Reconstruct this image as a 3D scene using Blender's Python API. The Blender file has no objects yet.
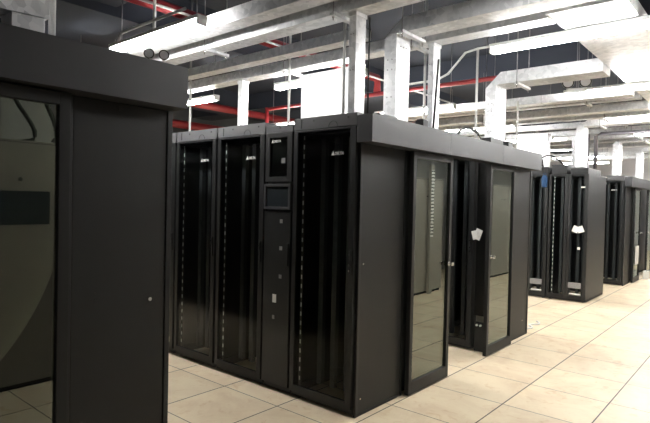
import bpy, bmesh, math, random
from mathutils import Vector, Matrix
random.seed(7)
C = bpy.context.scene.collection
PI = math.pi

# ------------------------------------------------------------------ materials
MATS = {}
def _base(name):
    m = bpy.data.materials.new(name); m.use_nodes = True
    nt = m.node_tree
    return m, nt, nt.nodes['Principled BSDF']

def paint(name, col, rough=.45, metal=0., spec=.5, noise=.0, scale=6., bump=0.):
    m, nt, b = _base(name)
    b.inputs['Base Color'].default_value = (*col, 1)
    b.inputs['Roughness'].default_value = rough
    b.inputs['Metallic'].default_value = metal
    b.inputs['Specular IOR Level'].default_value = spec
    tc = nt.nodes.new('ShaderNodeTexCoord')
    nz = nt.nodes.new('ShaderNodeTexNoise'); nz.inputs['Scale'].default_value = scale
    nz.inputs['Detail'].default_value = 4
    nt.links.new(tc.outputs['Object'], nz.inputs['Vector'])
    mx = nt.nodes.new('ShaderNodeMix'); mx.data_type = 'RGBA'
    mx.inputs[6].default_value = (*[c*(1-noise) for c in col], 1)
    mx.inputs[7].default_value = (*[min(1, c*(1+noise)) for c in col], 1)
    nt.links.new(nz.outputs['Fac'], mx.inputs[0])
    nt.links.new(mx.outputs[2], b.inputs['Base Color'])
    if bump:
        bp = nt.nodes.new('ShaderNodeBump'); bp.inputs['Strength'].default_value = bump
        n2 = nt.nodes.new('ShaderNodeTexNoise'); n2.inputs['Scale'].default_value = 900
        nt.links.new(tc.outputs['Object'], n2.inputs['Vector'])
        nt.links.new(n2.outputs['Fac'], bp.inputs['Height'])
        bp.inputs['Distance'].default_value = .0005
        nt.links.new(bp.outputs['Normal'], b.inputs['Normal'])
    MATS[name] = m
    return m

BLACK = paint('black powder coat', (.0075, .0082, .0085), .46, spec=.4, noise=.12, scale=3)
DARK = paint('black smooth panel', (.0115, .0118, .0116), .5, spec=.32, noise=.10, scale=2)
FASCIA = paint('charcoal fascia', (.030, .031, .034), .5, spec=.45, noise=.08, scale=1.5)
COVER = paint('charcoal cover plate', (.075, .075, .078), .45, noise=.12, scale=4)
TROUGH = paint('grey cable trough', (.045, .048, .05), .5, noise=.1)
RUBBER = paint('black rubber', (.012, .012, .012), .7)
CHROME = paint('bright metal', (.75, .75, .74), .25, metal=1.)
WHITE = paint('white enamel', (.78, .78, .76), .45, noise=.03)
LABELM = paint('white paper', (.75, .75, .72), .7, noise=.05)
GREYL = paint('faded label', (.22, .22, .22), .6, noise=.3, scale=60)
DASH = paint('pale slot marks', (.38, .39, .38), .6, noise=.2)
ACSHADE = paint('shade darkened warm grey enamel', (.15, .135, .115), .5, noise=.08)  # unit enamel with shade in its colour, so it mirrors dimly at left
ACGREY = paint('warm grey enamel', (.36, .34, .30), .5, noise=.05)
SCREEN = paint('unlit display', (.02, .024, .028), .15)
RED = paint('red pipe paint', (.30, .025, .03), .4, noise=.1)
PIPEW = paint('white conduit', (.62, .62, .60), .4, noise=.05)
PIPEG = paint('grey steel pipe', (.16, .15, .165), .4, metal=.5, noise=.1)
BLUE = paint('blue cloth', (.008, .05, .14), .75, noise=.2, scale=20)
CEIL = paint('dark ceiling paint', (.038, .045, .062), .8, noise=.25, scale=.8)
WALLM = paint('pale wall paint', (.62, .62, .63), .75, noise=.06, scale=1)
WALLN = paint('shade darkened wall paint', (.30, .30, .30), .75, noise=.1, scale=1)  # wall tone darkened to weaken its reflection in the left containment
WALLD = paint('slate wall paint', (.10, .11, .125), .75, noise=.2, scale=1)
ROD = paint('threaded rod steel', (.32, .32, .33), .45, metal=.6, noise=.1)
YEL = paint('yellow band', (.7, .5, .12), .5)

def galv(name, lo, hi):
    m, nt, b = _base(name)
    tc = nt.nodes.new('ShaderNodeTexCoord')
    vo = nt.nodes.new('ShaderNodeTexVoronoi'); vo.inputs['Scale'].default_value = 26
    nz = nt.nodes.new('ShaderNodeTexNoise'); nz.inputs['Scale'].default_value = 5; nz.inputs['Detail'].default_value = 6
    nt.links.new(tc.outputs['Object'], vo.inputs['Vector'])
    nt.links.new(tc.outputs['Object'], nz.inputs['Vector'])
    ad = nt.nodes.new('ShaderNodeMix'); ad.data_type = 'RGBA'; ad.inputs[0].default_value = .6
    nt.links.new(vo.outputs['Color'], ad.inputs[6]); nt.links.new(nz.outputs['Fac'], ad.inputs[7])
    bw = nt.nodes.new('ShaderNodeRGBToBW'); nt.links.new(ad.outputs[2], bw.inputs[0])
    cr = nt.nodes.new('ShaderNodeValToRGB')
    cr.color_ramp.elements[0].position = .3; cr.color_ramp.elements[0].color = (*lo, 1)
    cr.color_ramp.elements[1].position = .7; cr.color_ramp.elements[1].color = (*hi, 1)
    nt.links.new(bw.outputs[0], cr.inputs[0])
    nt.links.new(cr.outputs[0], b.inputs['Base Color'])
    b.inputs['Metallic'].default_value = .25
    b.inputs['Roughness'].default_value = .38
    mr = nt.nodes.new('ShaderNodeMapRange'); mr.inputs[3].default_value = .28; mr.inputs[4].default_value = .5
    nt.links.new(bw.outputs[0], mr.inputs[0]); nt.links.new(mr.outputs[0], b.inputs['Roughness'])
    return m
GALV = galv('galvanised steel', (.58, .595, .61), (.86, .87, .88))
GALVS = galv('spangled galvanised plate', (.45, .46, .46), (.97, .97, .97))
GALVB = galv('bright galvanised sheet', (.60, .61, .62), (.88, .88, .88))

def slotted(name, base, mark, pitch, z0, duty, vmin=-9, vmax=9):
    m, nt, b = _base(name); L = nt.links.new
    tc = nt.nodes.new('ShaderNodeTexCoord'); sx = nt.nodes.new('ShaderNodeSeparateXYZ'); L(tc.outputs['Object'], sx.inputs[0])
    def mt(op, a, v):
        n = nt.nodes.new('ShaderNodeMath'); n.operation = op; L(a, n.inputs[0]); n.inputs[1].default_value = v; return n.outputs[0]
    fz = mt('LESS_THAN', mt('FRACT', mt('DIVIDE', mt('SUBTRACT', sx.outputs[2], z0), pitch), 0), duty)
    c = mt('COMPARE', sx.outputs[1], (vmin+vmax)/2); c.node.inputs[2].default_value = (vmax-vmin)/2
    mm = nt.nodes.new('ShaderNodeMath'); mm.operation = 'MULTIPLY'; L(fz, mm.inputs[0]); L(c, mm.inputs[1])
    mx = nt.nodes.new('ShaderNodeMix'); mx.data_type = 'RGBA'; mx.inputs[6].default_value = (*base, 1); mx.inputs[7].default_value = (*mark, 1)
    L(mm.outputs[0], mx.inputs[0]); L(mx.outputs[2], b.inputs['Base Color']); b.inputs['Roughness'].default_value = .5
    return m

def glass(name, tint, ior, rough=0., refl=(1, 1, 1)):
    m = bpy.data.materials.new(name); m.use_nodes = True
    nt = m.node_tree; nt.nodes.clear()
    out = nt.nodes.new('ShaderNodeOutputMaterial')
    tr = nt.nodes.new('ShaderNodeBsdfTransparent'); tr.inputs[0].default_value = (*tint, 1)
    gl = nt.nodes.new('ShaderNodeBsdfGlossy'); gl.inputs[0].default_value = (*refl, 1); gl.inputs[1].default_value = rough
    fr = nt.nodes.new('ShaderNodeFresnel'); fr.inputs[0].default_value = ior
    mx = nt.nodes.new('ShaderNodeMixShader')
    nt.links.new(fr.outputs[0], mx.inputs[0]); nt.links.new(tr.outputs[0], mx.inputs[1]); nt.links.new(gl.outputs[0], mx.inputs[2])
    nt.links.new(mx.outputs[0], out.inputs[0])
    return m
GLASS = glass('sliding door glass', (.84, .86, .78), 2.5, .0, (.93, 1., .92))
GLASSD = glass('tinted cabinet glass', (.92, .94, .94), 1.13, .09)

def emit(name, col, s):
    m, nt, b = _base(name)
    b.inputs['Base Color'].default_value = (1, 1, 1, 1)
    b.inputs['Emission Color'].default_value = (*col, 1); b.inputs['Emission Strength'].default_value = s
    return m
TUBE = emit('lit fluorescent tube', (1., .985, .965), 60)

def floor_mat():
    m, nt, b = _base('raised floor tile')
    tc = nt.nodes.new('ShaderNodeTexCoord')
    L = nt.links.new
    n1 = nt.nodes.new('ShaderNodeTexNoise'); n1.inputs['Scale'].default_value = 2.2; n1.inputs['Detail'].default_value = 8; n1.inputs['Roughness'].default_value = .65
    n1.inputs['Distortion'].default_value = .8
    L(tc.outputs['Object'], n1.inputs['Vector'])
    cr = nt.nodes.new('ShaderNodeValToRGB')
    e = cr.color_ramp.elements
    e[0].position = .36; e[0].color = (.72, .575, .40, 1)
    e[1].position = .58; e[1].color = (.82, .70, .505, 1)
    L(n1.outputs['Fac'], cr.inputs[0])
    n2 = nt.nodes.new('ShaderNodeTexNoise'); n2.inputs['Scale'].default_value = 9; n2.inputs['Detail'].default_value = 6; n2.inputs['Distortion'].default_value = 1.5
    L(tc.outputs['Object'], n2.inputs['Vector'])
    c2 = nt.nodes.new('ShaderNodeValToRGB')
    c2.color_ramp.elements[0].position = .57; c2.color_ramp.elements[0].color = (1, 1, 1, 1)
    c2.color_ramp.elements[1].position = .75; c2.color_ramp.elements[1].color = (.86, .77, .66, 1)
    L(n2.outputs['Fac'], c2.inputs[0])
    mu = nt.nodes.new('ShaderNodeMix'); mu.data_type = 'RGBA'; mu.blend_type = 'MULTIPLY'; mu.inputs[0].default_value = 1
    L(cr.outputs[0], mu.inputs[6]); L(c2.outputs[0], mu.inputs[7])
    # per tile tone
    sx = nt.nodes.new('ShaderNodeSeparateXYZ'); L(tc.outputs['Object'], sx.inputs[0])
    def math_(op, a, bval):
        n = nt.nodes.new('ShaderNodeMath'); n.operation = op
        if hasattr(a, 'links'): L(a, n.inputs[0])
        else: n.inputs[0].default_value = a
        if hasattr(bval, 'links'): L(bval, n.inputs[1])
        else: n.inputs[1].default_value = bval
        return n.outputs[0]
    T = .6
    ux = math_('DIVIDE', math_('SUBTRACT', sx.outputs[0], .409), T)
    uy = math_('DIVIDE', math_('SUBTRACT', sx.outputs[1], -.074), T)
    fx = math_('FLOOR', ux, 0); fy = math_('FLOOR', uy, 0)
    cb = nt.nodes.new('ShaderNodeCombineXYZ'); L(fx, cb.inputs[0]); L(fy, cb.inputs[1])
    wn = nt.nodes.new('ShaderNodeTexWhiteNoise'); L(cb.outputs[0], wn.inputs['Vector'])
    tr = nt.nodes.new('ShaderNodeMapRange'); tr.inputs[3].default_value = .93; tr.inputs[4].default_value = 1.04
    L(wn.outputs['Value'], tr.inputs[0])
    m2 = nt.nodes.new('ShaderNodeMix'); m2.data_type = 'RGBA'; m2.blend_type = 'MULTIPLY'; m2.inputs[0].default_value = 1
    L(mu.outputs[2], m2.inputs[6]); L(tr.outputs[0], m2.inputs[7])
    # joints
    gx = math_('ABSOLUTE', math_('SUBTRACT', math_('FRACT', math_('ADD', ux, .5), 0), .5), 0)
    gy = math_('ABSOLUTE', math_('SUBTRACT', math_('FRACT', math_('ADD', uy, .5), 0), .5), 0)
    jx = math_('LESS_THAN', gx, .0055); jy = math_('LESS_THAN', gy, .0078)
    j = math_('MAXIMUM', jx, jy)
    m3 = nt.nodes.new('ShaderNodeMix'); m3.data_type = 'RGBA'
    L(j, m3.inputs[0]); L(m2.outputs[2], m3.inputs[6]); m3.inputs[7].default_value = (.045, .035, .028, 1)
    L(m3.outputs[2], b.inputs['Base Color'])
    b.inputs['Roughness'].default_value = .42
    b.inputs['Specular IOR Level'].default_value = .35
    return m
FLOOR = floor_mat()

# ------------------------------------------------------------------ mesh helpers
class MB:
    def __init__(s): s.bm = bmesh.new()
    def box(s, x0, x1, y0, y1, z0, z1, bev=0.):
        if x0 > x1: x0, x1 = x1, x0
        if y0 > y1: y0, y1 = y1, y0
        t = bmesh.new()
        bmesh.ops.create_cube(t, size=1, matrix=Matrix.Translation(((x0+x1)/2, (y0+y1)/2, (z0+z1)/2)) @ Matrix.Diagonal((x1-x0, y1-y0, z1-z0, 1)))
        if bev: bmesh.ops.bevel(t, geom=t.edges[:], offset=bev, segments=2, profile=.7, affect='EDGES')
        s._merge(t); return s
    def _merge(s, t):
        me = bpy.data.meshes.new('tmp'); t.to_mesh(me); t.free(); s.bm.from_mesh(me); bpy.data.meshes.remove(me)
    def prism(s, prof, axis, a0, a1):
        """extrude a 2-D profile along an axis; profile gives the two other coordinates in order"""
        def P(u, v, a): return {'x': (a, u, v), 'y': (u, a, v), 'z': (u, v, a)}[axis]
        t = bmesh.new()
        A = [t.verts.new(P(u, v, a0)) for u, v in prof]; B = [t.verts.new(P(u, v, a1)) for u, v in prof]
        t.faces.new(A); t.faces.new(B[::-1]); n = len(prof)
        for i in range(n): t.faces.new((A[(i+1) % n], A[i], B[i], B[(i+1) % n]))
        bmesh.ops.recalc_face_normals(t, faces=t.faces[:])
        s._merge(t); return s
    def cyl(s, p, q, r, seg=12, r2=None):
        p = Vector(p); q = Vector(q); d = q-p
        M = Matrix.Translation((p+q)/2) @ d.to_track_quat('Z', 'Y').to_matrix().to_4x4()
        t = bmesh.new()
        bmesh.ops.create_cone(t, cap_ends=True, segments=seg, radius1=r, radius2=r if r2 is None else r2, depth=d.length, matrix=M)
        for f in t.faces:
            if len(f.verts) == 4: f.smooth = True
        s._merge(t); return s
    def tube(s, pts, r, seg=8):
        pts = [Vector(p) for p in pts]
        t = bmesh.new(); rings = []
        for i, p in enumerate(pts):
            d = (pts[min(i+1, len(pts)-1)] - pts[max(i-1, 0)]).normalized()
            up = Vector((0, 0, 1)) if abs(d.z) < .95 else Vector((1, 0, 0))
            a = d.cross(up).normalized(); b = d.cross(a)
            rings.append([t.verts.new(p + (a*math.cos(2*PI*k/seg) + b*math.sin(2*PI*k/seg))*r) for k in range(seg)])
        for i in range(len(rings)-1):
            for k in range(seg):
                f = t.faces.new((rings[i][k], rings[i][(k+1) % seg], rings[i+1][(k+1) % seg], rings[i+1][k])); f.smooth = True
        t.faces.new(rings[0][::-1]); t.faces.new(rings[-1])
        bmesh.ops.recalc_face_normals(t, faces=t.faces[:])
        s._merge(t); return s
    def ring(s, c, axis, r, w, th, a0=0, a1=2*PI, seg=24):
        """flat band arc (annulus sector) lying in the plane normal to axis"""
        t = bmesh.new(); n = seg
        def P(rad, ang, off):
            u, v = rad*math.cos(ang), rad*math.sin(ang)
            if axis == 'x': return (c[0]+off, c[1]+u, c[2]+v)
            if axis == 'y': return (c[0]+u, c[1]+off, c[2]+v)
            return (c[0]+u, c[1]+v, c[2]+off)
        rows = []
        for i in range(n+1):
            a = a0+(a1-a0)*i/n
            rows.append([t.verts.new(P(rr, a, off)) for rr, off in ((r, 0), (r+w, 0), (r+w, th), (r, th))])
        for i in range(n):
            for k in range(4): t.faces.new((rows[i][k], rows[i][(k+1) % 4], rows[i+1][(k+1) % 4], rows[i+1][k]))
        t.faces.new(rows[0][::-1]); t.faces.new(rows[-1])
        bmesh.ops.recalc_face_normals(t, faces=t.faces[:])
        s._merge(t); return s
    def build(s, name, mat, parent=None, loc=None):
        me = bpy.data.meshes.new(name); s.bm.to_mesh(me); s.bm.free()
        me.materials.append(mat)
        o = bpy.data.objects.new(name, me); C.objects.link(o)
        if parent: o.parent = parent
        if loc: o.location = loc
        return o

def tag(o, label=None, cat=None, group=None, kind=None):
    if label: o['label'] = label
    if cat: o['category'] = cat
    if group: o['group'] = group
    if kind: o['kind'] = kind
    return o
def thing(name, label, cat, loc=(0, 0, 0), rz=0, group=None):
    o = bpy.data.objects.new(name, None); C.objects.link(o); o.empty_display_size = .1
    o.location = loc; o.rotation_euler = (0, 0, rz)
    return tag(o, label, cat, group)
def copy_tree(o, parent=None):
    c = o.copy(); C.objects.link(c)
    if parent: c.parent = parent
    for ch in list(o.children): copy_tree(ch, c)
    return c
def struct(o): o['kind'] = 'structure'; return o

# ------------------------------------------------------------------ camera
f, yaw, pit, rol = 529.18, .70396, -.01953, .02225
cp = Vector((-2.907, -2.198, 1.503))
fw = Vector((math.cos(yaw)*math.cos(pit), math.sin(yaw)*math.cos(pit), math.sin(pit)))
r0 = fw.cross(Vector((0, 0, 1))).normalized(); u0 = r0.cross(fw)
rr = r0*math.cos(rol)+u0*math.sin(rol); uu = -r0*math.sin(rol)+u0*math.cos(rol)
cam = bpy.data.cameras.new('camera'); co = bpy.data.objects.new('camera', cam); C.objects.link(co)
M = Matrix((rr, uu, -fw)).transposed().to_4x4(); M.translation = cp
co.matrix_world = M
cam.sensor_width = 36; cam.sensor_fit = 'HORIZONTAL'; cam.lens = f/650*36
cam.clip_start = .02
bpy.context.scene.camera = co

# ------------------------------------------------------------------ room
RX0, RX1, RY0, RY1, RH = -6.2, 19.0, -3.7, 9.2, 3.9
struct(MB().box(RX0, RX1, RY0, RY1, -.1, 0).build('floor', FLOOR))
struct(MB().box(RX0, RX1, RY0, RY1, RH, RH+.15).build('ceiling', CEIL))
struct(MB().box(RX0-.15, RX0, RY0, RY1, -.1, RH+.15).build('wall_left', WALLN))
struct(MB().box(RX1, RX1+.15, RY0, RY1, -.1, RH+.15).build('wall_right', WALLM))
struct(MB().box(RX0-.15, RX1+.15, RY0-.15, RY0, -.1, RH+.15).build('wall_near', WALLN))
struct(MB().box(RX0-.15, RX1+.15, RY1, RY1+.15, -.1, RH+.15).build('wall_far', WALLD))
# concrete ceiling beams
for i, (x0, x1) in enumerate(((-.6, .0), (5.2, 5.8), (11.2, 11.8))):
    struct(MB().box(x0, x1, RY0, RY1, 3.55, RH).build('trim_%d' % (i+1), CEIL))
for i, (y0, y1) in enumerate(((-.9, -.4), (3.3, 4.1), (7.1, 7.6))):
    struct(MB().box(RX0, RX1, y0, y1, 3.45, RH-.001).build('trim_%d' % (i+4), CEIL))

# ------------------------------------------------------------------ logo (triangle mark and wordmark)
def text_mesh(body, size):
    cu = bpy.data.curves.new('t', 'FONT'); cu.body = body; cu.size = size; cu.extrude = .0008; cu.shear = .25; cu.offset = .0009
    to = bpy.data.objects.new('t', cu); C.objects.link(to)
    dg = bpy.context.evaluated_depsgraph_get()
    me = bpy.data.meshes.new_from_object(to.evaluated_get(dg))
    bpy.data.objects.remove(to); bpy.data.curves.remove(cu)
    return me
LOGO = text_mesh('DELTA', .032)
bm = bmesh.new(); bm.from_mesh(LOGO)
xmax = max(v.co.x for v in bm.verts)
for v in bm.verts: v.co.x += .034
tri = bmesh.new()
a = [tri.verts.new(p) for p in ((0, -.004, -.0008), (.032, -.004, -.0008), (.021, .034, -.0008))]
b = [tri.verts.new((v.co.x, v.co.y, .0008)) for v in a]
tri.faces.new(a[::-1]); tri.faces.new(b)
for i in range(3): tri.faces.new((a[i], a[(i+1) % 3], b[(i+1) % 3], b[i]))
me = bpy.data.meshes.new('x'); tri.to_mesh(me); bm.from_mesh(me); bm.to_mesh(LOGO)
LOGO.materials.clear(); LOGO.materials.append(WHITE)
def logo(parent, x, y, z, s=1.):
    """stands on a face looking towards -X, reading from +Y to -Y"""
    o = bpy.data.objects.new('logo', LOGO); C.objects.link(o); o.parent = parent
    o.matrix_local = Matrix.Translation((x, y, z)) @ Matrix(((0, 0, -1, 0), (-1, 0, 0, 0), (0, 1, 0, 0), (0, 0, 0, 1))) @ Matrix.Scale(s, 4)
    return o

RAIL = slotted('slotted black rail', (.018, .018, .017), (.8, .82, .8), .07, .14, .46, .510, .521)
FINGER = slotted('pale slotted strip', (.12, .12, .12), (.9, .9, .86), .055, .95, .62)
# ------------------------------------------------------------------ server rack (front looks to local -X, local origin at front right bottom corner, spans +Y)
def frame_yz(mb, x0, x1, y0, y1, z0, z1, l, r, t, b, bev=.003):
    mb.box(x0, x1, y0, y0+r, z0, z1, bev); mb.box(x0, x1, y1-l, y1, z0, z1, bev)
    mb.box(x0, x1, y0+r, y1-l, z1-t, z1, bev); mb.box(x0, x1, y0+r, y1-l, z0, z0+b, bev)
def frame_xy(mb, x0, x1, y0, y1, z0, z1, w):
    mb.box(x0, x0+w, y0, y1, z0, z1, .002); mb.box(x1-w, x1, y0, y1, z0, z1, .002)
    mb.box(x0+w, x1-w, y0, y0+w*.6, z0, z1, .002); mb.box(x0+w, x1-w, y1-w*.6, y1, z0, z1, .002)
def make_rack(W=.6, D=1.08, H=2.03, cover=.09, leafs=1, gear=False):
    t = thing('server_rack', '', 'server rack')
    g = .004
    m = MB()
    for y in (g, W-g-.035):
        for x in (.03, D-.06): m.box(x, x+.05, y, y+.035, .05, H-.001, .002)
    frame_xy(m, .03, D-.01, g, W-g, .05, .085, .035); m.box(.03, D-.01, g, W-g, H-.04, H, .003)
    m.build('frame', BLACK, t)
    m = MB(); frame_xy(m, .03, D-.01, g, W-g, .0145, .05, .03); m.build('plinth', RUBBER, t)
    for y0, y1 in ((g, g+.006), (W-g-.006, W-g)):
        MB().box(.08, D-.06, y0, y1, .085, H-.04).build('side_panel', BLACK, t)
    MB().box(D-.02, D, g, W-g, .05, H, .003).build('rear_door', BLACK, t)
    for y in (.15, W*.5-.02, W-.19):
        m = MB(); m.box(.16, .20, y, y+.045, .10, H-.05, .003); m.build('cable_trough', TROUGH, t)
    for x, y in ((.07, .05), (.07, W-.05), (D-.08, .05), (D-.08, W-.05)):
        MB().cyl((x, y, 0), (x, y, .012), .022, 12).cyl((x, y, .012), (x, y, .018), .012, 10).build('levelling_foot', CHROME, t)
    # mounting rails with slot marks
    for y in (.06, W-.095):
        MB().box(.032, .05, y, y+.022, .085, H-.04, .002).build('mounting_rail', RAIL if y > .1 else BLACK, t)
    for z in ((.55, 1.05, 1.55) if gear else ()): MB().box(.45, D-.1, .03, W-.03, z+.001, z+.03, .002).build('shelf', BLACK, t)
    # doors
    n = leafs; w = (W-2*g)/n
    for i in range(n):
        y0 = g+i*w; y1 = y0+w-.003
        m = MB(); frame_yz(m, .0, .026, y0, y1, .055, H-.004, .04, .05, .014, .05)
        d = m.build('door', BLACK, t)
        MB().box(.009, .013, y0+.05, y1-.04, .105, H-.018).build('door_glass', GLASSD, d)
        h = MB(); yh = y0+.024
        h.box(-.012, .0, yh-.009, yh+.009, 1.0, 1.17, .004); h.box(-.02, -.012, yh-.006, yh+.006, 1.1, 1.16, .003)
        ho = h.build('handle', BLACK, d)
        for z in (1.02, 1.06, 1.13): MB().box(-.0225, -.0195, yh-.004, yh+.004, z, z+.011).build('lock', CHROME, ho)
        if n == 1: logo(d, .0078, y0+.225, 1.835, .85)
    # cover plate above with knock-out arcs and screws
    if cover:
        c = MB().box(.004, D-.02, g*.5, W-g*.5, H+.001, H+cover, .003).build('top_cover', COVER, t)
        MB().ring((.002, W*.36, H+.004), 'x', .040, .003, .003, .0, PI).build('knockout_seam', RUBBER, c)
        for y in (.08, W-.2): MB().cyl((.001, y, H+.062), (.006, y, H+.062), .0065, 10).build('screw_hole', RUBBER, c)
        MB().box(.001, .005, W-.08, W-.072, H+.012, H+cover-.01).build('seam', RUBBER, c)
    return t

rackA = make_rack()
GA = 'cabinets of the middle containment facing the near aisle'
rackA.location = (0, 0, 0)
tag(rackA, 'black glass door server rack at the near corner, right beside the grey end panel', group=GA)
r = copy_tree(rackA); r.location = (0, .915, 0)
tag(r, 'black glass door server rack left of the slim cabinet with the display, brightest logo')
r = copy_tree(rackA); r.location = (0, 1.53, 0)
tag(r, 'black glass door rack with dull logo, second to the left of the slim cabinet')
r = copy_tree(rackA); r.location = (0, 2.145, 0)
tag(r, 'black server rack mostly hidden behind the edge of the foreground containment')

# slim distribution cabinet with display
t = thing('power_cabinet', 'slim black power cabinet with a small display between the two glass door racks', 'cabinet', (0, .607, 0), group=GA)
W = .301
MB().box(.03, 1.06, .004, W-.004, .05, 2.03, .003).build('body', BLACK, t)
MB().box(.03, 1.06, .004, W-.004, .0145, .05).build('plinth', RUBBER, t)
for x in (.07, .98):
    for y in (.04, W-.04): MB().cyl((x, y, 0), (x, y, .014), .02, 12).build('levelling_foot', CHROME, t)
m = MB(); frame_yz(m, 0, .03, .006, W-.006, 1.645, 2.03, .045, .05, .04, .04); d = m.build('door', DARK, t)
MB().box(.012, .016, .056, W-.051, 1.685, 1.99).build('door_glass', GLASSD, d)
logo(d, .008, W-.06, 1.955, .8)
MB().box(.0085, .0105, .085, .125, 1.79, 1.83).build('sticker', GREYL, d)
MB().box(.0085, .0105, .11, .17, 1.672, 1.683).build('vent_label', GREYL, d)
m = MB(); frame_yz(m, -.012, .028, .006, W-.006, 1.43, 1.63, .022, .022, .022, .022); b = m.build('display_bezel', FASCIA, t)
MB().box(-.002, .025, .028, W-.028, 1.452, 1.608).build('display', SCREEN, b)
d = MB().box(0, .03, .006, W-.006, .06, 1.415, .004).build('lower_door', BLACK, t)
MB().box(-.0015, 0, .09, .12, 1.325, 1.355).build('sticker', GREYL, d)
MB().box(-.0015, 0, .09, .12, 1.115, 1.145).build('sticker', GREYL, d)
MB().box(-.0015, 0, .09, .12, .895, .925).build('sticker', GREYL, d)
MB().box(-.0015, 0, .16, .185, .57, .60).build('sticker', GREYL, d)
MB().box(-.002, 0, .145, .185, .70, .765).build('white_tag', LABELM, d)
h = MB(); h.box(-.014, 0, .018, .036, 1.0, 1.17, .004); h.build('handle', BLACK, d)
c = MB().box(.004, 1.05, .003, W-.003, 2.031, 2.085, .003).build('top_cover', COVER, t)
MB().cyl((.001, .14, 2.065), (.006, .14, 2.065), .006, 10).build('screw_hole', RUBBER, c)

# ------------------------------------------------------------------ containment ends
def fascia(label, x0, x1):
    t = thing('header_fascia', label, 'fascia', (x0, -.13, 1.912))
    n = 3; w = (x1-x0)/n
    for i in range(n):
        m = MB(); a = i*w+(.0015 if i else 0); b = (i+1)*w-(.0015 if i < n-1 else 0)
        m.box(a, b, 0, .004, 0, .187, .001); m.box(a, b, .004, .128, 0, .004); m.box(a, b, .004, .128, .183, .187)
        if i == 0: m.box(a, a+.004, .004, .128, .004, .183)
        if i == n-1: m.box(b-.004, b, .004, .128, .004, .183)
        m.build('fascia_panel', FASCIA, t)
    return t
def end_panel(label, x0, x1, holes):
    t = thing('end_panel', label, 'end panel', (x0, -.022, 0))
    w = x1-x0
    MB().box(0, w, .006, .020, .02, 1.908, .003).build('sheet', DARK, t)
    MB().box(.0, w, .002, .0195, .0, .019).build('kick_strip', RUBBER, t)
    MB().box(-.028, -.003, .0, .020, .0, 1.908, .003).build('post', BLACK, t)
    MB().box(w+.003, w+.028, .0, .020, .0, 1.908, .003).build('post', BLACK, t)
    for x, z, r, mt, nm in holes:
        MB().cyl((x, .001, z), (x, .0065, z), r, 14).build(nm, mt, t)
    return t
def sliding_door(label, x0, x1, handle_x, grp=None):
    t = thing('sliding_door', label, 'sliding door', (x0, -.078, 0), group=grp)
    w = x1-x0; z0, z1 = .008, 1.905
    m = MB()
    m.box(0, .045, 0, .038, z0, z1, .003); m.box(w-.045, w, 0, .038, z0, z1, .003)
    m.box(.045, w-.045, 0, .038, z1-.05, z1, .003); m.box(.045, w-.045, 0, .038, z0, z0+.095, .003)
    fr = m.build('door_frame', DARK, t)
    MB().box(.045, w-.045, .016, .022, z0+.095, z1-.05).build('glass_pane', GLASS, t)
    m = MB(); hx = handle_x-x0
    m.cyl((hx, -.03, .99), (hx, .0, .99), .009, 12); m.box(hx-.022, hx+.022, -.04, -.028, .975, 1.005, .004)
    m.cyl((hx, .0, .99), (hx, -.006, .99), .02, 16)
    m.build('handle', CHROME, t)
    return t

fascia('long charcoal header fascia over the half open sliding doors of the middle containment', 0, 3.385)
end_panel('dark grey end panel at the near corner of the middle containment, left of its doors', .055, .60,
          [(.09, 1.875, .008, RUBBER, 'hole'), (.03, 1.07, .007, CHROME, 'screw'), (.03, .12, .006, CHROME, 'screw')])
end_panel('dark grey end panel right of the half open sliding doors of the middle containment', 2.76, 3.35, [(.45, .18, .006, CHROME, 'screw')])
sliding_door('glass sliding door with black frame, left leaf of the middle containment', .635, 1.285, 1.245, 'sliding doors of the middle containment')
sliding_door('glass sliding door with black frame, right leaf beyond the opening in the middle containment', 2.085, 2.735, 2.13, 'sliding doors of the middle containment')
# rear cabinet row of the middle containment (fronts face the cold aisle, towards -X)
rB = copy_tree(rackA); rB.location = (2.2, .14, 0)
for ch in list(rB.children):
    if ch.name.startswith('door'):
        for k in list(ch.children):
            if k.name.startswith('logo'): bpy.data.objects.remove(k)
tag(rB, 'black rack seen through the gap between the two sliding doors', group='cabinets across the inner aisle of the middle containment')
rB2 = copy_tree(rB); rB2.location = (2.2, .745, 0)
tag(rB2, 'black rack with a pale slotted strip seen through the glass of the left sliding door')
t = thing('filler_panel', 'narrow black filler column beside the right sliding door inside the opening', 'filler panel', (2.2, .0, 0))
MB().box(.06, .1, .0, .135, .36, 2.0, .003).build('column', BLACK, t); MB().box(.06, .1, .0, .135, .0, .08, .003).build('foot_plate', BLACK, t)
MB().box(.11, .12, .005, .135, .08, .36).build('recessed_plate', ACGREY, t)
t = thing('power_strip', 'small power strip with white plugs low in the containment opening', 'power strip', (2.235, .02, .0))
MB().box(0, .02, 0, .1, 0, .30, .003).build('strip_body', RUBBER, t)
for y in (.03, .07): MB().cyl((-.02, y, .27), (.0, y, .27), .011, 10).build('plug', LABELM, t)
t = thing('paper_note', 'crumpled white paper note on the dark rack in the containment opening', 'paper', (2.196, .10, 1.15))
m = MB().box(-.02, -.016, -.035, .035, 0, .11); o = m.build('sheet', LABELM, t); o.rotation_euler = (.35, .0, 0)
o = MB().box(-.026, -.0215, -.03, .03, .0, .09).build('sheet', LABELM, t); o.rotation_euler = (-.25, .0, 0)

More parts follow.
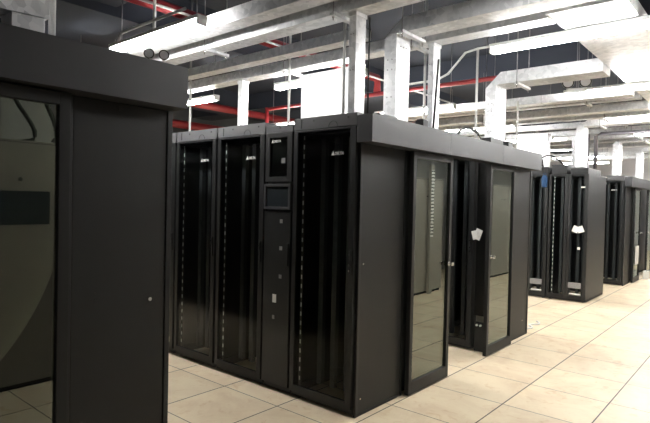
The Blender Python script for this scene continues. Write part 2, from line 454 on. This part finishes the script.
# foreground containment
fascia('long charcoal header fascia across the top left foreground', -4.81, -1.462)
end_panel('large black end panel filling the left foreground, with a small chrome lock', -1.93, -1.497,
          [(.20, 1.888, .011, RUBBER, 'hole'), (.358, 1.035, .009, CHROME, 'lock'), (.10, 1.09, .004, RUBBER, 'hole'), (.10, 1.06, .004, RUBBER, 'hole')])
end_panel('black end panel at the far side of the foreground containment, outside the view', -4.75, -4.24, [])
sliding_door('dark glass sliding door at the left edge reflecting the cooling unit', -2.62, -1.966, -2.60, 'sliding doors of the foreground containment')
sliding_door('glass sliding door of the foreground containment outside the left edge of the view', -4.2, -3.54, -3.57, 'sliding doors of the foreground containment')
rL = copy_tree(rackA); rL.location = (-1.47, .6, 0); rL.rotation_euler = (0, 0, PI)
tag(rL, 'black rack directly behind the foreground end panel, facing the aisle', group='cabinets of the foreground containment')
for y in (1.2, 1.8, 2.4, 3.0, 3.6, 4.2, 4.8, 5.4, 6.0):
    q = copy_tree(rL); q.location = (-1.47, y, 0)
    tag(q, 'black rack hidden behind the foreground end panel, further down the aisle')
rM = copy_tree(rB); rM.location = (-4.75, .0, 0)
tag(rM, 'black rack at the outer side of the foreground containment', group='cabinets of the foreground containment')

# open row of racks beyond, with double doors
rC = make_rack(W=.6, D=1.12, H=2.02, cover=0, leafs=2)
GC = 'racks of the free standing row with white notes'
rC.location = (5.97, 0, 0)
tag(rC, 'black double door rack at the row end with white notes on its door', 'server rack', GC)
for d in [c for c in rC.children if c.name.startswith('door')]:
    y = .06 if d.location.y == 0 and not d.name.endswith('.5') else .06
q = copy_tree(rC); q.location = (5.97, .605, 0); tag(q, 'black double door rack with a blue bag hanging from its top')
q = copy_tree(rC); q.location = (5.97, 1.21, 0); tag(q, 'black double door rack partly hidden behind the middle containment, next to the blue bag rack')
def plate(name, label, cat, x, y0, y1, z0, z1, mat, grp=None):
    o = MB().box(x-.002, x, y0, y1, z0, z1).build(name, mat); return tag(o, label, cat, grp)
for y, lab in ((.07, 'right door of the end rack'), (.665, 'right door of the blue bag rack')):
    t = thing('warning_label', 'grey printed label low on the ' + lab, 'label', (5.969, y, .22))
    m = MB().box(-.002, 0, 0, .19, .0, .09); m.build('grey_print', GREYL, t)
    MB().box(-.002, 0, .0, .17, -.10, -.078).build('white_strip', LABELM, t)
t = thing('paper_note', 'pair of white paper notes taped to the end rack door', 'paper', (5.965, .08, 1.07))
for dy, a in ((.09, .4), (.02, -.35)):
    o = MB().box(-.003, 0, -.045, .045, -.05, .05).build('sheet', LABELM, t); o.location = (-.004 if dy > .05 else 0, dy, .08); o.rotation_euler = (a, 0, 0)
plate('sticker', 'small white sticker at mid height of the end rack door', 'sticker', 5.969, .10, .14, .83, .87, LABELM)
plate('sticker', 'small pale sticker near the top of the end rack door', 'sticker', 5.969, .05, .11, 1.80, 1.82, LABELM)
# cables and roof boxes on that row
for x, y, w, d, h, lab in ((6.0, .02, .5, .26, .09, 'black cable entry box on the end rack of the free standing row'), (6.0, .33, .5, .24, .15, 'black cable entry box at the joint of the free standing row'),
                     (6.02, .63, .5, .5, .12, 'black cable entry box on the blue bag rack'), (6.62, .05, .28, .5, .10, 'low black cable box at the rear of the end rack top')):
    t = thing('cable_box', lab, 'cable box', (x, y, 2.021))
    MB().box(0, w, 0, d, 0, h, .012).build('box_body', BLACK, t)
    m = MB()
    for k in range(3): m.ring((-.002, d*.5, h*.3), 'x', .02+.018*k, .003, .002, 0, PI, 12)
    m.build('knockout_seam', FASCIA, t)
def cable(name, label, pts, r, mat, n=6):
    P = [Vector(p) for p in pts]; out = []
    for i in range(len(P)-1):
        p0, p1, p2, p3 = P[max(i-1, 0)], P[i], P[i+1], P[min(i+2, len(P)-1)]
        for k in range(n):
            s = k/n
            out.append(.5*((2*p1)+(-p0+p2)*s+(2*p0-5*p1+4*p2-p3)*s*s+(-p0+3*p1-3*p2+p3)*s**3))
    out.append(P[-1])
    return tag(MB().tube(out, r, 7).build(name, mat), label, 'cable' if 'cable' in name else name)
cable('power_cable', 'black cable drooping from the box tops down to the blue bag', [(6.1, .75, 2.16), (5.98, .72, 2.26), (5.93, .68, 2.12), (5.945, .655, 2.03)], .012, RUBBER)
cable('power_cable', 'black cable arching over the roof of the blue bag rack', [(6.2, .45, 2.19), (6.0, .6, 2.33), (6.05, .85, 2.24), (6.1, 1.05, 2.155)], .012, RUBBER)
t = thing('blue_bag', 'small blue cloth bag hanging at the top of the free standing rack row', 'bag', (5.93, .655, 1.80))
m = MB(); tb = bmesh.new()
bmesh.ops.create_uvsphere(tb, u_segments=16, v_segments=12, radius=1)
for v in tb.verts:
    z = v.co.z; k = 1.0 - .38*max(0, z)
    sg = lambda a: math.copysign(abs(a)**.45, a)
    v.co = Vector((v.co.x*.028*k, sg(v.co.y)*.048*k*(1+.08*math.sin(5*z)), .105+sg(z)*.1))
for fc in tb.faces: fc.smooth = True
m._merge(tb); m.build('pouch', BLUE, t)
MB().ring((-.003, 0, .215), 'x', .018, .006, .006).build('loop', BLUE, t)

# third containment
rD = copy_tree(rackA); rD.location = (8.5, 0, 0); GD = 'cabinets of the distant containment'
tag(rD, 'black glass door rack at the corner of the distant containment on the right', group=GD)
q = copy_tree(rackA); q.location = (8.5, .61, 0); tag(q, 'second black rack from the corner of the distant containment', group=GD)
fascia('short looking header fascia at the right edge on the distant containment', 8.5, 11.85)
end_panel('narrow looking grey end panel of the distant containment, left of its glass door', 8.555, 9.10, [])
end_panel('far grey end panel of the distant containment beyond its opening', 11.26, 11.77, [])
sliding_door('glass sliding door of the distant containment with a pale notice low on it', 9.135, 9.785, 9.74, 'sliding doors of the distant containment')
sliding_door('glass sliding door of the distant containment beyond the opening', 10.585, 11.235, 10.63, 'sliding doors of the distant containment')
t = thing('notice_sheet', 'pale notice sheet low on the distant sliding door', 'notice', (9.3, -.0635, .35)); MB().box(0, .35, -.016, -.0145, 0, .38).build('sheet', LABELM, t)
q = copy_tree(rB); q.location = (10.7, .14, 0); tag(q, 'black rack in the opening of the distant containment', group=GD)
t = thing('carton', 'small white carton on the floor by the distant containment', 'carton', (10.0, -.22, 0)); MB().box(0, .2, 0, .11, 0, .17, .004).build('box_body', LABELM, t); MB().box(.0, .2, .04, .07, .17, .172).build('tape', GREYL, t)
# short cable offcut lying at the corner of the middle containment
cable('white_cable', 'short pale cable offcut lying on the floor beyond the middle containment', [(3.55, .06, .012), (3.68, .02, .012), (3.8, .10, .012), (3.95, .03, .012), (4.05, .09, .02)], .011, LABELM)
cable('white_cable', 'second pale cable offcut crossing the first on the floor', [(3.6, .20, .012), (3.75, .17, .012), (3.9, .2, .014)], .009, LABELM)

# ------------------------------------------------------------------ cable ducts overhead (galvanised)
GT = 'galvanised cable ducts running overhead'
def duct(label, x0, x1, z0, h, y0, y1, elbow=None, grp=GT, zb=2.13):
    """straight run along Y; elbow=(dY) gives a mitred drop at the far end"""
    t = thing('cable_duct', label, 'cable duct', (x0, y0, z0), group=grp)
    w = x1-x0; L = y1-y0
    if elbow: MB().box(0, w, 0, L-.16, 0, h, .002).build('duct_run', GALV, t)
    else: MB().box(0, w, 0, L, 0, h, .002).build('duct_run', GALV, t)
    # lid seams + joint screws
    k = 1.0
    while k < L-.3:
        MB().box(-.0015, w+.0015, k, k+.004, -.0015, h+.0015).build('joint_seam', ROD, t)
        k += 2.0
    if elbow:
        e = elbow; d = zb-z0
        MB().prism([(L-.16, h), (L-.05, h), (L+e, -.03), (L+e, -.14), (L, -.14), (L, 0), (L-.16, 0)], 'x', -.002, w+.002).build('elbow', GALV, t)
        MB().box(0, w, L, L+e, d, -.14, .002).build('drop', GALV, t)
        for i in range(3): MB().cyl((w*(.3+.2*i), L-.004, -.09), (w*(.3+.2*i), L+.001, -.09), .006, 8).build('bolt', ROD, t)
        for z in (-.2, -.28, -.5):
            for q in (.35, .7): MB().cyl((-.003, L+e*q, z), (.001, L+e*q, z), .006, 8).build('bolt', ROD, t)
    return t
Y0, Y1 = -3.4, 8.6
duct('galvanised duct highest at the upper left, leftmost of the overhead runs', -.30, -.15, 2.85, .11, Y0, Y1)
duct('galvanised duct with bright underside, second from the left overhead', .0, .16, 2.83, .11, Y0, Y1)
duct('galvanised duct ending behind the mitred elbow of the near drop', .76, .90, 2.92, .09, .55, Y1)
duct('galvanised duct that bends down in a mitred elbow behind the near fascia', .67, .87, 2.85, .12, -3.0, .13, .115)
duct('galvanised duct running straight past the near mitred elbow, with a thin drop', 1.04, 1.20, 2.86, .10, -.915, Y1)
duct('galvanised duct with mitred elbow over the right part of the middle containment', 2.64, 2.93, 2.80, .13, -.915, .133, .115)
duct('straight duct just beyond the second mitred elbow', 3.95, 4.13, 2.80, .10, -.915, Y1)
duct('straight duct third beyond the second mitred elbow', 5.0, 5.18, 2.80, .10, -.915, Y1)
duct('duct with mitred elbow above the free standing rack row', 6.12, 6.38, 2.78, .10, -.915, .133, .115)
duct('straight duct behind the free standing rack row', 7.35, 7.53, 2.80, .10, -.915, Y1)
duct('duct with mitred elbow above the distant containment corner', 8.62, 8.88, 2.78, .10, -.915, .133, .115)
duct('straight duct over the distant containment', 9.7, 9.9, 2.80, .10, -.915, Y1)
for x, z, lab in ((4.55, 2.86, 'galvanised duct with thin edge between two battens, ahead of the bag rack'), (5.5, 2.8, 'galvanised duct just ahead of the free standing row elbow'), (6.8, 2.86, 'galvanised duct right behind the free standing row elbow'),
        (8.15, 2.8, 'galvanised duct just ahead of the distant containment elbow'), (9.3, 2.86, 'galvanised duct right behind the distant containment elbow'), (11.8, 2.8, 'galvanised duct past the furthest elbow')):
    duct(lab, x, x+.14, z, .09, -.9, Y1)
duct('duct with mitred elbow furthest away at the right edge', 10.9, 11.15, 2.78, .10, -.915, .133, .115)
duct('straight duct furthest away near the bright end wall', 12.9, 13.1, 2.80, .10, -.915, Y1)
GV = 'vertical galvanised duct drops'
def drop(label, x, y, wx, wy, zb, zt, mat=GALV):
    t = thing('duct_drop', label, 'cable duct', (x, y, zb), group=GV)
    MB().box(0, wx, 0, wy, 0, zt-zb, .002).build('drop_body', mat, t)
    MB().box(-.006, wx+.006, -.006, wy+.006, zt-zb-.03, zt-zb-.002, .002).build('collar', GALV, t)
    for z in (.3, .55):
        for k in (.3, .7): MB().cyl((-.003, wy*k, z), (.001, wy*k, z), .005, 8).build('bolt', ROD, t)
    return t
drop('galvanised drop standing on the corner rack, left of the mitred elbow', .03, .05, .115, .06, 2.123, 2.828)
drop('thin galvanised drop right of the mitred elbow with a black rod in front', 1.07, .02, .115, .05, 2.125, 2.858)
drop('thin galvanised drop far back over the left racks', 1.07, 2.45, .09, .075, 2.05, 2.858)
drop('wide bright duct riser standing on the racks left of the near drops', .80, .70, .16, .58, 2.13, 2.70, GALVB)
drop('wide bright duct riser behind the right end of the middle fascia', 6.22, .72, .16, .52, 2.16, 2.72, GALVB)
drop('thin galvanised drop behind the distant mitred elbows', 7.4, .6, .1, .06, 0.001, 2.798)


# wide tray along X
t = thing('wide_duct', 'wide glaring galvanised duct crossing above the lamps at the upper right', 'cable duct', (1.02, -1.42, 2.872))
MB().box(0, 13, 0, .50, 0, .004).box(0, 13, 0, .004, .004, .10).box(0, 13, .496, .50, .004, .10).box(-.0, .004, 0.004, .496, .004, .10).build('trough', GALVB, t)
MB().box(-.03, .0, -.01, .51, -.004, .028, .002).build('end_lip', GALV, t)
t = thing('wide_duct', 'second wide duct running beside the glaring one at the upper right', 'cable duct', (1.25, -2.2, 2.872))
MB().box(0, 12.5, 0, .50, 0, .10, .002).build('trough', GALVB, t)
# foreground riser cover
t = thing('duct_riser', 'marbled galvanised riser plate at the top left corner above the foreground fascia', 'cable duct', (-3.3, .3, 2.121))
MB().prism([(0, .115), (1.40, .17), (1.40, 1.0), (0, 1.0)], 'y', 0, .15).build('riser_plate', GALVS, t)
MB().box(1.25, 1.385, .01, .14, -.0, .168, .002).build('riser_leg', GALVB, t)
for x in (.95, 1.05): MB().box(x, x+.014, .05, .07, .0, .165).build('bracket', ROD, t)
tag(MB().cyl((-1.84, .42, 2.12), (-1.84, .42, 3.55), .016, 12).build('conduit', PIPEW), 'grey vertical conduit beside the marbled riser plate at top left', 'conduit')

# strut hangers with threaded rods
GH = 'strut hangers under the overhead ducts'
def hanger(label, x0, x1, y, z, ztop=3.9, proto=[None]):
    t = thing('strut_hanger', label, 'hanger', (x0, y, z), group=GH)
    w = x1-x0
    m = MB(); m.box(0, w, -.02, .02, 0, .003); m.box(0, w, -.02, -.017, .003, .024); m.box(0, w, .017, .02, .003, .024)
    m.build('strut', GALV, t)
    for x in (.02, w-.02):
        MB().cyl((x, 0, -.03), (x, 0, ztop-z), .0045, 6).build('threaded_rod', ROD, t)
        MB().cyl((x, 0, -.012), (x, 0, -.002), .010, 6).build('nut', CHROME, t)
def ceil_at(x, y):
    z = 3.9
    if -.6 <= x <= 0 or 5.2 <= x <= 5.8: z = 3.55
    if -.9 <= y <= -.4 or 3.3 <= y <= 4.1 or 7.1 <= y <= 7.6: z = 3.45
    return z
for x0, x1, z, lab in ((4.5, 4.75, 2.832, 'strut hanger under the thin edged duct ahead of the bag rack'), (5.46, 5.68, 2.772, 'strut hanger just ahead of the free standing row'), (6.76, 6.98, 2.832, 'strut hanger right behind the free standing row elbow'),
        (7.3, 7.58, 2.772, 'strut hanger behind the free standing row'), (8.1, 8.34, 2.772, 'strut hanger ahead of the distant containment elbow'), (9.26, 9.48, 2.832, 'strut hanger behind the distant containment elbow'),
        (9.65, 9.95, 2.772, 'strut hanger over the distant containment'), (11.76, 11.98, 2.772, 'strut hanger past the furthest elbow'), (12.85, 13.15, 2.772, 'strut hanger near the bright end wall'), (8.56, 8.94, 2.752, 'strut hanger at the distant containment elbow'), (10.84, 11.2, 2.752, 'strut hanger at the furthest elbow')):
    hanger(lab, x0, x1, -.3, z, 3.9)
for x0, x1, y, z, lab in ((-.06, .22, 1.67, 2.803, 'strut hanger under the second leftmost duct, mid span'), (-.06, .22, .20, 2.803, 'strut hanger beside the top of the drop on the corner rack'),
        (.97, 1.27, 1.72, 2.833, 'strut hanger left of the wide bright riser'), (.60, .95, .05, 2.822, 'short strut hanger against the near mitred elbow'), (.97, 1.27, .19, 2.833, 'short strut hanger just right of the near mitred elbow'),
        (-.42, .24, 4.6, 2.803, 'strut hanger far back under the two leftmost ducts'), (.66, 1.27, 4.6, 2.833, 'strut hanger far back over the left racks'),
        (2.60, 2.98, -.1, 2.772, 'strut hanger at the second mitred elbow'), (3.88, 4.2, .8, 2.772, 'strut hanger under the straight duct beyond the second elbow'),
        (6.05, 6.45, -.1, 2.752, 'strut hanger at the elbow over the free standing row'), (4.93, 5.25, 1.3, 2.772, 'strut hanger beyond the aisle, near the free standing row')):
    hanger(lab, x0, x1, y, z, min(ceil_at(x0, y), ceil_at(x1, y)))

# ------------------------------------------------------------------ fluorescent battens
GL = 'fluorescent battens'
def lamp(label, x, y0, y1, z=2.83):
    t = thing('ceiling_lamp', label, 'lamp', (x, y0, z), group=GL)
    L = y1-y0
    MB().box(-.045, .045, 0, L, .005, .035, .004).build('batten', WHITE, t)
    for a in (0, L-.02): MB().box(-.042, .042, a, a+.02, -.04, .005, .004).build('end_cap', WHITE, t)
    for dx in ((-.024, .024) if not (x <= 0 and y1 < 0) else (0,)):
        MB().cyl((dx, .03, -.025), (dx, L-.03, -.025), .014, 10).build('tube', TUBE, t)
    for a in (.07, L-.15):
        MB().cyl((0, a, .035), (0, a, ceil_at(x, y0+a)-z), .005, 6).build('suspension_rod', ROD, t)
for lab, x, y0, y1 in (
    ('lit twin tube batten right above the foreground fascia at upper left', -.5, 1.08, 2.40),
    ('added lit batten above the near aisle mouth, unseen past the top of the view', -.0, -2.15, -1.0),  # added unseen batten, brightens the duct sides and the near floor
    ('lit batten further down the near aisle, behind the foreground fascia', -.5, 3.6, 4.9),
    ('lit batten whose end shows left of the wide bright riser', 1.46, 1.0, 2.30),
    ('lit batten low behind the right end of the foreground fascia', 1.46, 3.41, 4.72),
    ('long lit batten at upper right, the highest one right of centre', 1.46, -1.62, -.31),
    ('lit batten below the twin emergency lamp at the right', 3.68, -1.58, -.27),
    ('lit batten whose end shows between the drops right of the mitred elbow', 3.68, 1.13, 2.43),
    ('lit batten over the aisle left of the blue bag rack', 3.68, 3.5, 4.8),
    ('lit batten above the end rack with the notes, at the right edge', 5.75, -1.55, -.25),
    ('lit batten just right of the second mitred elbow, over the fascia', 5.78, 1.1, 2.4),
    ('lit batten far behind the free standing row', 5.78, 3.5, 4.8),
    ('distant lit batten above the distant containment edge', 7.85, -1.55, -.25),
    ('distant lit batten behind the free standing row top', 7.85, 1.14, 2.44),
    ('distant lit batten over the distant containment', 9.95, -1.55, -.25),
    ('distant lit batten deeper over the distant containment', 9.95, 1.14, 2.44),
    ('furthest lit batten near the end wall', 12.05, -1.55, -.25),
    ('furthest lit batten deeper near the end wall', 12.05, 1.14, 2.44),
    ('last lit batten beside the end wall', 14.2, -1.2, .1),
    ('last lit batten deeper beside the end wall', 14.2, 1.5, 2.8),
    ('lit batten beside the end wall, rightmost', 16.6, -.6, .7)):
    lamp(lab, x, y0, y1)

# twin head emergency lamps
def twin(label, loc, rz, nm='emergency_lamp', k=1.):
    t = thing(nm, label, 'emergency lamp', loc, rz)
    MB().box(-.09*k, .09*k, .0, .05*k, -.014, .03, .005).build('housing', WHITE, t)
    for s in (-1, 1):
        h = MB().cyl((s*.075*k, -.045*k, .035+.04*k), (s*.075*k, .02*k, .035+.04*k), .055*k, 20, .04*k).build('lamp_head', WHITE, t)
        MB().ring((s*.075*k, -.047*k, .035+.04*k), 'y', .043*k, .01*k, .004*k).build('bezel', RUBBER, h)
        MB().cyl((s*.075*k, -.050*k, .035+.04*k), (s*.075*k, -.045*k, .035+.04*k), .042*k, 20).build('lens', PAL, h)
        MB().cyl((s*.075*k, .0, .01), (s*.075*k, .0, .035+.02*k), .01*k, 8).build('neck', WHITE, h)
    return t
PAL = paint('frosted lens', (.9, .9, .9), .3)
t = twin('white twin head emergency lamp hanging above the right batten', (3.32, -.50, 2.78), -1.3, 'ceiling_emergency_lamp', 1.15)
MB().cyl((0, .025, .04), (0, .025, 3.45-2.78), .006, 6).build('suspension_rod', ROD, t)
t = twin('twin head emergency lamp on top of the foreground fascia', (-1.485, .10, 2.136), -.54, 'emergency_lamp', .46)
MB().cyl((0, .012, -.0145), (0, .012, -.0145+.004), .02, 10).build('foot', ROD, t)

# ------------------------------------------------------------------ pipes and conduits
def pipe(name, label, pts, r, mat, cat='pipe', seg=12): return tag(MB().tube(pts, r, seg).build(name, mat), label, cat)
pipe('ceiling_sprinkler_pipe', 'thick red sprinkler pipe crossing behind the two leftmost ducts', [(-6.1, 2.25, 3.3), (3.44, 2.25, 3.3), (3.44, 2.25, 3.1)], .055, RED)
pipe('ceiling_sprinkler_pipe', 'thin red sprinkler pipe running lengthwise beyond the mitred elbow', [(3.44, -3.6, 3.07), (3.44, 4.5, 3.07)], .03, RED)
pipe('ceiling_sprinkler_pipe', 'red pipe low in the dark background over the left racks', [(-6, 6.0, 3.25), (18.9, 6.0, 3.25)], .07, RED)
pipe('ceiling_sprinkler_pipe', 'lower red pipe in the dark background behind the left racks', [(-6, 7.8, 3.12), (18.9, 7.8, 3.12)], .09, RED)
t = thing('sprinkler_riser', 'short red and yellow banded riser right of the far thin drop', 'pipe', (3.44, 4.56, 2.0))
MB().cyl((0, 0, .45), (0, 0, 1.1), .032, 12).build('riser_pipe', RED, t)
MB().cyl((0, 0, .0), (0, 0, .45), .034, 12).build('riser_band', YEL, t)
MB().cyl((0, 0, -2.0), (0, 0, .0), .032, 12).build('riser_base', RED, t)
pipe('conduit', 'white conduit crossing beside the thick red pipe', [(-6.1, 2.05, 3.22), (18.9, 2.05, 3.22)], .014, PIPEW, 'conduit', 8)
pipe('conduit', 'white conduit bending down to the near left batten', [(-.5, 2.33, 2.87), (-.5, 2.25, 2.95), (-.5, 2.1, 2.955), (-.5, 1.3, 2.96)], .012, PIPEW, 'conduit', 8)
pipe('ceiling_conduit', 'white bent conduit rising right of the thin drop', [(2.4, 1.2, 2.88), (2.4, .72, 2.88), (2.4, .58, 2.93), (2.4, .38, 3.13), (2.4, .24, 3.15), (2.4, -3.5, 3.15)], .013, PIPEW, 'conduit', 8)
for x, y, zb, zt, lab in ((2.4, .24, 2.035, 3.14, 'white vertical conduit meeting the bent conduit'), (.62, .62, 2.13, 3.9, 'white pole rising in front of the wide bright riser'),
        (.98, 1.62, 2.05, 3.9, 'thin white pole left of the wide bright riser'), (1.85, .55, .0, 3.9, 'white pole between the mitred elbow and the thin drop'),
        (.9, 3.2, .0, 3.9, 'white pole far back over the left racks'), (3.6, .25, .0, 2.79, 'white pole right of the second mitred elbow'), (-.5, 1.73, 2.87, 3.9, 'thick white suspension pole of the near left batten')):
    tag(MB().cyl((x, y, zb), (x, y, zt), .013, 10).build('conduit', PIPEW), lab, 'conduit', 'white vertical conduits')
tag(MB().cyl((.12, .0, 2.125), (.12, .0, 2.80), .006, 8).build('black_rod', RUBBER), 'thin black vertical rod right of the drop on the corner rack', 'rod')
pipe('black_rod', 'thin black rod leaning in front of the thin drop', [(1.02, -.02, 2.11), (1.12, .0, 2.72)], .009, RUBBER, 'rod', 8)
pipe('black_rod', 'black vertical rod beside the second mitred drop', [(2.97, .16, 2.12), (2.97, .16, 2.78)], .018, RUBBER, 'rod', 8)
pipe('steel_pipe', 'dark steel pole nearer the second row elbow on the free standing racks', [(6.52, .05, 2.13), (6.52, .05, 2.66), (6.52, -.02, 2.69), (6.52, -3.5, 2.69)], .03, PIPEG)
pipe('steel_pipe', 'dark steel pole right of the free standing rack row end', [(7.16, .34, 0), (7.16, .34, 2.78)], .035, PIPEG)
# boxes and loose coils on the main roof
for x, y, w, d, h, lab in ((.30, .02, .24, .10, .03, 'small black box on the roof between the two near drops'), (.93, .02, .08, .08, .07, 'small dark connector on the roof right of the elbow drop')):
    t = thing('junction_box', lab, 'junction box', (x, y, 2.122)); MB().box(0, w, 0, d, 0, h, .006).build('box_body', BLACK, t); MB().box(.01, w-.01, .01, d-.01, h, h+.008, .002).build('lid', FASCIA, t)
m = MB()
for k in range(3):
    pts = [(1.58+.24*math.cos(a)+.06*k, -.08+.025*k, 2.105+(.075+.015*k)*math.sin(a)) for a in [PI*i/16 for i in range(17)]]
    m.tube(pts, .007, 6)
t = thing('cable_coil', 'loose black cable loops standing on the middle containment fascia', 'cable'); m.build('loops', RUBBER, t)
t = thing('junction_box', 'flat black box on the roof right of the cable loops', 'junction box', (1.98, -.11, 2.1)); MB().box(0, .3, 0, .1, 0, .05, .006).build('box_body', BLACK, t)
t = thing('junction_box', 'small black box on the roof before the second elbow drop', 'junction box', (2.42, -.11, 2.1)); MB().box(0, .12, 0, .1, 0, .06, .006).build('box_body', BLACK, t)
# ------------------------------------------------------------------ cooling units behind the camera (seen only as reflections)
def crac(label, x0, w=1.0, tall=1.92):
    t = thing('cooling_unit', label, 'cooling unit', (x0, -3.2, 0), group='grey cooling units along the near wall')
    MB().box(0, w, 0, .87, .04, tall, .008).build('cabinet_body', ACSHADE if x0 < 0 else ACGREY, t)
    MB().box(.02, w-.02, .02, .85, 0, .04).build('plinth', RUBBER, t)
    if x0 < 0: MB().box(.26, w-.16, .87, .874, 1.27, 1.53, .001).build('display', SCREEN, t)
    for x in (.45, .62): MB().cyl((x, .87, 1.62), (x, .878, 1.62), .016, 14).build('lock', RUBBER, t)
    m = MB(); m.box(.0, w, .868, .872, 1.90, 1.905); m.build('door_seam', RUBBER, t)
    return t
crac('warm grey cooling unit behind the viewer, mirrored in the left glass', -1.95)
crac('warm grey cooling unit behind the viewer, mirrored in the middle sliding door', 4.45)
crac('warm grey cooling unit behind the viewer, mirrored further right', 7.6, 1.2)
t = thing('cable_ladder', 'dark vertical cable ladder on the near wall, mirrored in the right sliding door', 'cable ladder', (7.0, -2.3, 0))
for x in (0, .35): MB().box(x, x+.05, -.03, .03, 0, 3.2, .003).build('side_rail', PIPEG, t)
for k in range(8): MB().box(.05, .35, -.015, .015, .2+.4*k, .23+.4*k).build('rung', PIPEG, t)
tt = thing('cable_manager', 'pale slotted cable riser, mirrored as a bright strip in the left sliding door', 'cable manager', (4.90, -2.26, 0))
MB().box(0, .10, -.05, 0, 0, 2.15, .004).build('backing_strip', ACGREY, tt)
MB().box(.005, .095, .0, .004, .95, 2.06).build('slotted_strip', FINGER, tt)
cable('power_cable', 'black cable hanging over the cooling unit behind the viewer', [(-1.15, -2.8, 1.95), (-1.05, -2.8, 2.05), (-1.3, -2.85, 2.6), (-1.35, -2.9, 3.88)], .018, RUBBER)
cable('power_cable', 'second black cable hanging over the cooling unit behind the viewer', [(-.98, -2.6, 1.95), (-.96, -2.6, 2.08), (-1.12, -2.6, 2.6), (-1.14, -2.6, 3.88)], .018, RUBBER)
for x in (-1.30, -1.52):
    tag(MB().cyl((x, -2.95, 1.925), (x, -2.95, 3.9), .035, 12).build('refrigerant_pipe', PIPEG), 'dark pipe rising from the cooling unit behind the viewer', 'pipe', 'pipes over the cooling unit')

# ------------------------------------------------------------------ render look
sc = bpy.context.scene
w = bpy.data.worlds.new('world'); sc.world = w; w.use_nodes = True
w.node_tree.nodes['Background'].inputs[0].default_value = (.5, .53, .6, 1)
w.node_tree.nodes['Background'].inputs[1].default_value = .02
sc.view_settings.view_transform = 'Standard'; sc.view_settings.look = 'None'
sc.view_settings.gamma = 1; sc.view_settings.exposure = 1.3
sc.view_settings.use_curve_mapping = False
